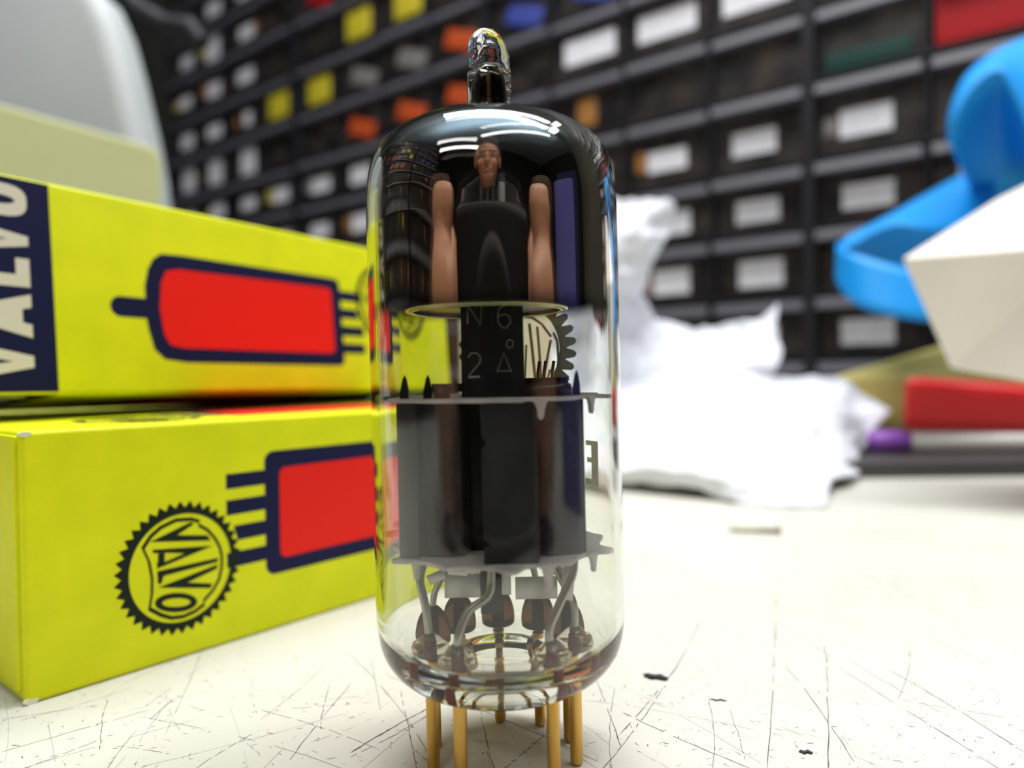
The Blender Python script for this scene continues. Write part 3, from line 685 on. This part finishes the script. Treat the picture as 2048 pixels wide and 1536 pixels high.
# grey-white rounded container
root = thing('parts_container', 'large grey white rounded plastic container standing behind the pale yellow carton', 'container')
rowsP = [(362, 470), (353, 380), (336, 290), (310, 180), (288, 100), (262, 40), (215, -5), (150, -40), (60, -75), (-60, -100), (-200, -110)]
Yg = 300
prof = [at(x, y, Yg + 26) for x, y in rowsP]; base = at(368, 560, Yg + 26)
ptsG = [(base.x + 1, 0.2)] + [(base.x, base.z)] + [(p.x, p.z) for p in prof] + [(-420, prof[-1].z), (-430, prof[-1].z - 20), (-430, 0.2)]
q = MB(); q.prism(ptsG, lambda a, c, d: Vector((a, Yg + d, c)), 0, 26, 0, False)
o = recalc(q.build('shell', GREYW, root)); mod(o, 'BEVEL', width=9 * MM, segments=5, limit_method='ANGLE')
for o_ in (o,): 
    for p_ in o_.data.polygons: p_.use_smooth = True
# cable arcing above the container
cp = [at(x, y, 330) for x, y in ((160, -160), (225, -40), (270, 18), (330, 52), (380, 58), (400, 90))]
pp = [cp[0]] + cp
q = MB(); out = []
for k in range(len(cp) - 1):
    for j in range(6): out.append(cp[k].lerp(cp[k + 1], j / 6))
out.append(cp[-1]); q.tube(out, 5.0, 12)
tag(q.build('lamp_arm', BLK, None), 'dark curved lamp arm passing over the grey white container', 'lamp arm')
# cream carton seen through the glass
q = MB(); aL, aR = at(905, 612, 190), at(1125, 612, 196)
q.rbox((aL.x, 190, 0), (aR.x, 214, 52), .8)
o = q.build('carton', CREAMC); tag(o, 'small cream carton standing behind the glass valve, seen through its glass', 'box')

# ------------------------------------------------------------------ crumpled paper towels
def sheet(rows, sub=9, amp=2.2, seed=0, freq=.055):
    """rows of points -> densely subdivided crumpled sheet"""
    nr, nc = len(rows), len(rows[0]); out = []
    for i in range((nr - 1) * sub + 1):
        fi = i / sub; a = min(int(fi), nr - 2); ta = fi - a; ta = ta * ta * (3 - 2 * ta) * .5 + ta * .5; line = []
        for j in range((nc - 1) * sub + 1):
            fj = j / sub; c = min(int(fj), nc - 2); tc_ = fj - c
            p = (rows[a][c] * (1 - tc_) + rows[a][c + 1] * tc_) * (1 - ta) + (rows[a + 1][c] * (1 - tc_) + rows[a + 1][c + 1] * tc_) * ta
            s_ = Vector((seed * 7.3, 0, 0)); q_ = p * freq + s_
            rid = 1 - abs(noise.noise(q_)) * 2.2; rid2 = 1 - abs(noise.noise(q_ * 2.3 + Vector((5, 5, 5)))) * 2
            nv = Vector((noise.noise(q_ + Vector((9, 1, 2))), noise.noise(q_ + Vector((3, 8, 4))), 0))
            line.append(p + Vector((nv.x * amp, -(rid * amp + rid2 * amp * .45) + amp, nv.y * amp * .8 + rid2 * amp * .25)))
        out.append(line)
    for l in out:
        for p in l: p.z = max(p.z, .4)
    return out
def towel(name, label, rows, amp, seed, sub=9):
    q = MB(); q.grid(sheet([[at(*p) for p in r] for r in rows], sub, amp, seed)); o = q.build(name, TISSUE)
    mod(o, 'SOLIDIFY', thickness=.5 * MM, offset=0); return tag(o, label, 'paper towel', 'crumpled paper towels')
towel('paper_towel', 'upright crumpled white paper towel rising behind the right side of the glass valve', [
    [(1120, 395, 262), (1190, 400, 258), (1240, 396, 255), (1300, 396, 250), (1350, 408, 250)],
    [(1115, 470, 262), (1180, 470, 250), (1240, 470, 245), (1295, 465, 244), (1336, 470, 248)],
    [(1110, 545, 258), (1170, 540, 245), (1220, 540, 240), (1265, 540, 240), (1300, 545, 246)],
    [(1100, 620, 252), (1160, 610, 243), (1210, 600, 245), (1245, 595, 250), (1274, 588, 256)],
    [(1090, 720, 240), (1150, 700, 240), (1210, 690, 250), (1270, 680, 262), (1320, 650, 272)],
    [(1080, 830, 228), (1150, 830, 232), (1230, 830, 240), (1300, 830, 250), (1360, 830, 255)]], 4.2, 1)
towel('paper_towel', 'middle crumpled paper towel with a peaked corner behind the flat one', [
    [(1290, 640, 285), (1380, 655, 280), (1450, 652, 275), (1515, 640, 272), (1556, 612, 268)],
    [(1290, 690, 275), (1370, 690, 268), (1450, 690, 262), (1505, 680, 262), (1545, 668, 262)],
    [(1290, 740, 262), (1370, 735, 255), (1450, 735, 250), (1500, 735, 250), (1560, 712, 255)],
    [(1290, 800, 250), (1370, 800, 245), (1450, 800, 240), (1500, 800, 240), (1530, 790, 245)]], 3.6, 2)
towel('paper_towel', 'large flattened white paper towel lying on the bench right of the glass valve', [
    [(1130, 800, 262), (1230, 752, 262), (1330, 712, 262), (1430, 698, 262), (1510, 738, 262), (1600, 752, 262), (1690, 762, 260), (1745, 790, 258)],
    [(1130, 850, 245), (1230, 810, 240), (1330, 770, 238), (1430, 760, 236), (1510, 782, 236), (1600, 795, 238), (1700, 800, 242), (1785, 828, 248)],
    [(1130, 885, 228), (1230, 865, 220), (1330, 850, 216), (1430, 845, 214), (1510, 850, 214), (1600, 860, 220), (1690, 870, 228), (1745, 862, 240)],
    [(1130, 915, 215), (1230, 905, 205), (1330, 905, 198), (1430, 915, 192), (1520, 930, 190), (1600, 935, 196), (1680, 935, 206), (1732, 925, 222)],
    [(1130, 940, 205), (1230, 940, 195), (1330, 950, 186), (1430, 962, 179), (1520, 972, 176), (1590, 980, 176), (1660, 975, 184), (1722, 952, 205)],
    [(1130, 962, 205), (1230, 966, 198), (1330, 978, 188), (1430, 990, 178), (1520, 1002, 172), (1590, 1010, 168), (1662, 1016, 167), (1690, 972, 192)]], 3.4, 3)

# ------------------------------------------------------------------ blue foam sheet, curled
def loft(st, sub=8):
    """stations (top point, bottom point) smoothed along the strip"""
    out_t, out_b = [], []
    def cr(P_, k, t):
        p0, p1, p2, p3 = P_[max(k - 1, 0)], P_[k], P_[k + 1], P_[min(k + 2, len(P_) - 1)]
        return .5 * ((2 * p1) + (p2 - p0) * t + (2 * p0 - 5 * p1 + 4 * p2 - p3) * t * t + (3 * p1 - p0 - 3 * p2 + p3) * t ** 3)
    T_ = [s_[0] for s_ in st]; B_ = [s_[1] for s_ in st]
    rows = []
    for k in range(len(st) - 1):
        for j in range(sub): t_ = cr(T_, k, j / sub); b_ = cr(B_, k, j / sub); rows.append([t_.lerp(b_, m_ / 6) for m_ in range(7)])
    rows.append([T_[-1].lerp(B_[-1], m_ / 6) for m_ in range(7)])
    return rows
bl = thing('foam_strip', 'bright blue foam sheet curled into two loops leaning on the white carton', 'foam sheet')
at2 = lambda x, y, Y: at(x, y, Y + 22)
def foam(name, st, sub=8):
    q = MB(); q.grid(loft(st, sub)); o = q.build(name, BLUE, bl); mod(o, 'SOLIDIFY', thickness=1.0 * MM, offset=0); return o
foam('front_curl', [(at2(1990, 560, 205), at2(1990, 655, 200)), (at2(1850, 545, 205), at2(1850, 642, 200)), (at2(1770, 527, 207), at2(1770, 628, 202)), (at2(1710, 508, 212), at2(1712, 608, 208)),
    (at2(1676, 494, 222), at2(1674, 560, 220)), (at2(1692, 477, 234), at2(1688, 502, 226)), (at2(1740, 452, 246), at2(1745, 466, 224)), (at2(1790, 425, 250), at2(1795, 451, 222)), (at2(1850, 391, 254), at2(1850, 461, 220)), (at2(1932, 347, 258), at2(1948, 470, 222)), (at2(1990, 330, 258), at2(1990, 470, 230))])
foam('inner_fold', [(at2(1682, 500, 226), at2(1680, 560, 236)), (at2(1745, 466, 224), at2(1745, 600, 250)), (at2(1795, 451, 222), at2(1795, 610, 252)), (at2(1850, 461, 220), at2(1850, 620, 252)), (at2(1948, 470, 222), at2(1948, 620, 252))])
foam('under_arch', [(at2(1903, 290, 213), at2(1950, 392, 256)), (at2(1910, 235, 211), at2(1960, 395, 258)), (at2(1945, 175, 210), at2(1985, 400, 260)), (at2(1996, 143, 208), at2(2010, 400, 260)), (at2(2030, 190, 206), at2(2040, 400, 260)), (at2(2065, 270, 204), at2(2070, 400, 260))])
foam('over_arch', [(at2(1903, 290, 213), at2(1899, 288, 217)), (at2(1910, 235, 211), at2(1900, 228, 219)), (at2(1945, 175, 210), at2(1928, 158, 226)), (at2(1996, 143, 208), at2(1978, 112, 238)), (at2(2030, 190, 206), at2(2048, 78, 248)), (at2(2065, 270, 204), at2(2140, 60, 250)), (at2(2120, 330, 204), at2(2260, 120, 250))])

# ------------------------------------------------------------------ white carton and the things under it, at the right
def hexa(name, pts, m_, label, cat, bev=1.0, parent=None):
    q = MB(); q.add(pts, [(0, 3, 2, 1), (4, 5, 6, 7), (0, 1, 5, 4), (1, 2, 6, 5), (2, 3, 7, 6), (3, 0, 4, 7)]); o = recalc(q.build(name, m_, parent))
    mod(o, 'BEVEL', width=bev * MM, segments=3); 
    return tag(o, label, cat) if label else o
hexa('carton', [at(1900, 736, 176), at(2190, 790, 150), at(2260, 735, 180), at(1985, 700, 202), at(1803, 517, 176), at(2190, 487, 150), at(2300, 245, 184), at(1990, 400, 204)], WCARD,
     'tilted white carton at the right, resting on a red plastic piece and board', 'box', .7)
hexa('carton', [at(1640, 870, 262), at(2200, 900, 240), at(2200, 880, 275), at(1700, 860, 290), at(1650, 757, 262), at(2200, 745, 240), at(2200, 640, 275), at(1885, 690, 290)], KRAFT,
     'olive yellow carton behind the red plastic piece, under the white carton', 'box', 1.0)
hexa('plastic_clamp', [at(1802, 862, 234), at(2200, 866, 226), at(2200, 862, 238), at(1830, 858, 252), at(1806, 752, 234), at(2200, 784, 226), at(2200, 778, 238), at(1830, 752, 252)], REDP,
     'red plastic piece lying under the white carton at the right', 'plastic part', 3.0)
sl = MB(); p0 = onb(1690, 958); p1 = onb(2048, 970)
sl.rbox((p0.x - 6, p0.y, .05), (p1.x + 90, p0.y + 110, 4.9), .5); o = sl.build('board', SLAB); tag(o, 'thin dark grey board lying flat on the bench at the right', 'board')
pen = thing('marker_pen', 'white pen with a purple cap lying on the dark board', 'pen')
a0 = at(1736, 884, 238); a1 = at(1815, 884, 237); a2 = at(2260, 878, 226); R0 = 3.55
a0.z = a1.z = 4.9 + R0; a2.z = 4.9 + R0
MB().tube([a0, a0.lerp(a1, .06), a1], [R0 * .8, R0, R0], 20).build('cap', PURP, pen)
MB().tube([a1, a2], [R0 * .94, R0 * .94], 20).build('barrel', PENW, pen)

# ------------------------------------------------------------------ photographer and compact camera, seen mirrored in the getter
cb = thing('compact_camera', 'black compact camera held close to the glass valve, mirrored in its dome', 'camera')
q = MB(); q.rbox((-48, -40, 4), (48, -18, 64), 4); q.build('camera_body', CAMB, cb)
q = MB(); q.lathe([(21, 16), (21, 0), (20, -2.0), (14, -2.0), (13, 1.0), (9, 1.5)], 40, M=Matrix.Translation((0, -5, EYE)) @ Matrix.Rotation(pi / 2, 4, 'X')); 
for v in q.v: v.y = -5 - (v.y + 5) if False else v.y
lb = q.build('lens_barrel', CAMB, cb)
per = thing('person', 'person in a black shirt holding the camera in both hands, mirrored in the dark dome', 'person')
def blob(q, pts, rad):
    """chain of tapered capsules"""
    pts = [Vector(p) for p in pts]; o = []; r_ = []
    for k in range(len(pts) - 1):
        for j in range(8): o.append(pts[k].lerp(pts[k + 1], j / 8)); r_.append(rad[k] + (rad[k + 1] - rad[k]) * j / 8)
    o.append(pts[-1]); r_.append(rad[-1])
    q.tube(o, r_, 16)
    for p, r in ((o[0], r_[0]), (o[-1], r_[-1])): q.lathe([(r * sin(pi * i / 8), -r * cos(pi * i / 8)) for i in range(9)], 16, p)
q = MB(); HX, HY, HZ = -15, -330, 268
M_ = Matrix.Translation((HX, HY, HZ)) @ Matrix.Rotation(-.28, 4, 'X')
def ell(c, r, Mz=M_):
    c = Vector(c); q.lathe([(sin(pi * i / 14), -cos(pi * i / 14)) for i in range(15)], 24, M=Mz @ Matrix.Translation(c) @ Matrix.Diagonal((r[0], r[1], r[2], 1)))
ell((0, 0, 25), (76, 94, 88)); ell((0, 22, -35), (58, 66, 72)); ell((0, 62, -75), (34, 26, 22)); ell((0, 92, -8), (13, 20, 26)); ell((0, 99, -22), (17, 14, 10))
ell((-78, -4, -5), (9, 18, 32)); ell((78, -4, -5), (9, 18, 32)); ell((0, 84, -48), (26, 10, 6)); ell((0, 84, -58), (22, 10, 6)); ell((0, 84, 26), (52, 12, 9)); ell((-32, 70, -25), (24, 16, 20)); ell((32, 70, -25), (24, 16, 20))
blob(q, [(HX, HY - 25, HZ - 40), (HX, HY - 70, HZ - 110)], [54, 56])
for s_ in (-1, 1):
    wr = Vector((s_ * 105, -75, 32)); el_ = Vector((s_ * 235, -300, 50))
    blob(q, [(s_ * 205, -430, 150), el_, wr], [50, 42, 27])
    pm = Vector((s_ * 72, -42, 34)); blob(q, [wr, wr.lerp(pm, .5), pm], [27, 30, 24]); blob(q, [wr + Vector((-s_ * 4, 0, 16)), pm + Vector((0, 2, 18))], [18, 14])
    for fi, (zz, ln, rr) in enumerate(((62, 1.0, 9.0), (45, 1.1, 9.4), (27, 1.03, 9.0), (12, .82, 8.0))):   # fingers across the front, unequal
        k0 = pm + Vector((s_ * 8, 8, zz - 34)); blob(q, [k0, k0 + Vector((-s_ * 2, 22 * ln, 3)), k0 + Vector((-s_ * 16, 33 * ln, 2)), k0 + Vector((-s_ * 32 * ln, 30 * ln, 0))], [rr + 1.5, rr, rr - .6, rr - 1.6])
    th_ = pm + Vector((s_ * 6, -12, -8)); blob(q, [th_, th_ + Vector((-s_ * 10, -22, 6)), th_ + Vector((-s_ * 36, -22, 12))], [13, 11, 9])
o = q.build('body', SKIN, per); mod(o, 'REMESH', mode='VOXEL', voxel_size=2.6 * MM, use_smooth_shade=True); mod(o, 'SMOOTH', factor=.5, iterations=4)
EYEM = mat('eye white', (.7, .7, .7), .2); EYED = mat('dark iris', (.02, .015, .01), .2)
for s_ in (-1, 1):
    q = MB(); ell((s_ * 30, 76, 8), (12, 10, 8)); q.build('eye', EYEM, per); q = MB(); ell((s_ * 30, 85, 6), (5, 2.5, 5)); q.build('iris', EYED, per)
q = MB()
blob(q, [(0, -470, 120), (0, -520, -60), (0, -560, -240)], [120, 140, 150]); blob(q, [(-150, -455, 150), (0, -430, 175), (150, -455, 150)], [66, 74, 66])
for s_ in (-1, 1): blob(q, [(s_ * 165, -450, 150), (s_ * 215, -400, 120)], [68, 58])
blob(q, [(0, -420, 170), (0, -430, 60)], [80, 95]); blob(q, [(-14, -408, 180), (-8, -408, 150), (0, -425, 100)], [66, 92, 105])
o = q.build('shirt', SHIRT, per); mod(o, 'REMESH', mode='VOXEL', voxel_size=5 * MM, use_smooth_shade=True); mod(o, 'SMOOTH', factor=.5, iterations=6)
# lettering across the chest
F = {'A': [[(0, 0), (2, 6), (4, 0)], [(1, 2.2), (3, 2.2)]], 'S': [[(4, 5.2), (3, 6), (1, 6), (0, 5), (1, 3.4), (3, 2.8), (4, 1.4), (3, 0), (1, 0), (0, .9)]], 'T': [[(0, 6), (4, 6)], [(2, 6), (2, 0)]], 'I': [[(2, 0), (2, 6)]]}
q = MB()
for k, chx in enumerate('ITSA'):
    for sg in F[chx]: q.tube([(62 - (k * 36 + x * 6.5), -306 - abs(62 - (k * 36 + x * 6.5)) * .45, 128 + z * 6) for x, z in sg], 4.5, 6, flat=.4)
q.build('shirt_lettering', SHIRTP, per)
q = MB(); q.rbox((56, -352, 132), (92, -340, 182), 3); q.build('shirt_print', SHIRTP, per)
q = MB()
for s_ in (-1, 1): blob(q, [(s_ * 80, -560, -290), (s_ * 130, -300, -270), (s_ * 130, -310, -690)], [90, 72, 55]); blob(q, [(s_ * 130, -320, -712), (s_ * 130, -220, -718)], [36, 30])
o = q.build('trousers', DENIM, per); mod(o, 'REMESH', mode='VOXEL', voxel_size=8 * MM, use_smooth_shade=True)
st = thing('stool', 'round black stool under the person in the black shirt', 'stool')
MB().lathe([(0, -450), (170, -450), (175, -444), (175, -428), (0, -424)], 40, (0, -570, 0)).build('seat', BLK, st)
for a in range(4): MB().tube([(110 * cos(a * pi / 2 + .7), -570 + 110 * sin(a * pi / 2 + .7), -450), (170 * cos(a * pi / 2 + .7), -570 + 170 * sin(a * pi / 2 + .7), -750)], 12, 12).build('leg', SLAB, st)
# violet-blue folder standing at the right, mirrored in the dome
q = MB(); q.rbox((120, -14, 0), (124, 36, 92), .5, 0, Matrix.Translation((0, 0, 0))); o = q.build('folder', BLUEP); tag(o, 'violet blue folder standing on the bench, mirrored in the right of the dome', 'folder')
bpy.context.view_layer.update()
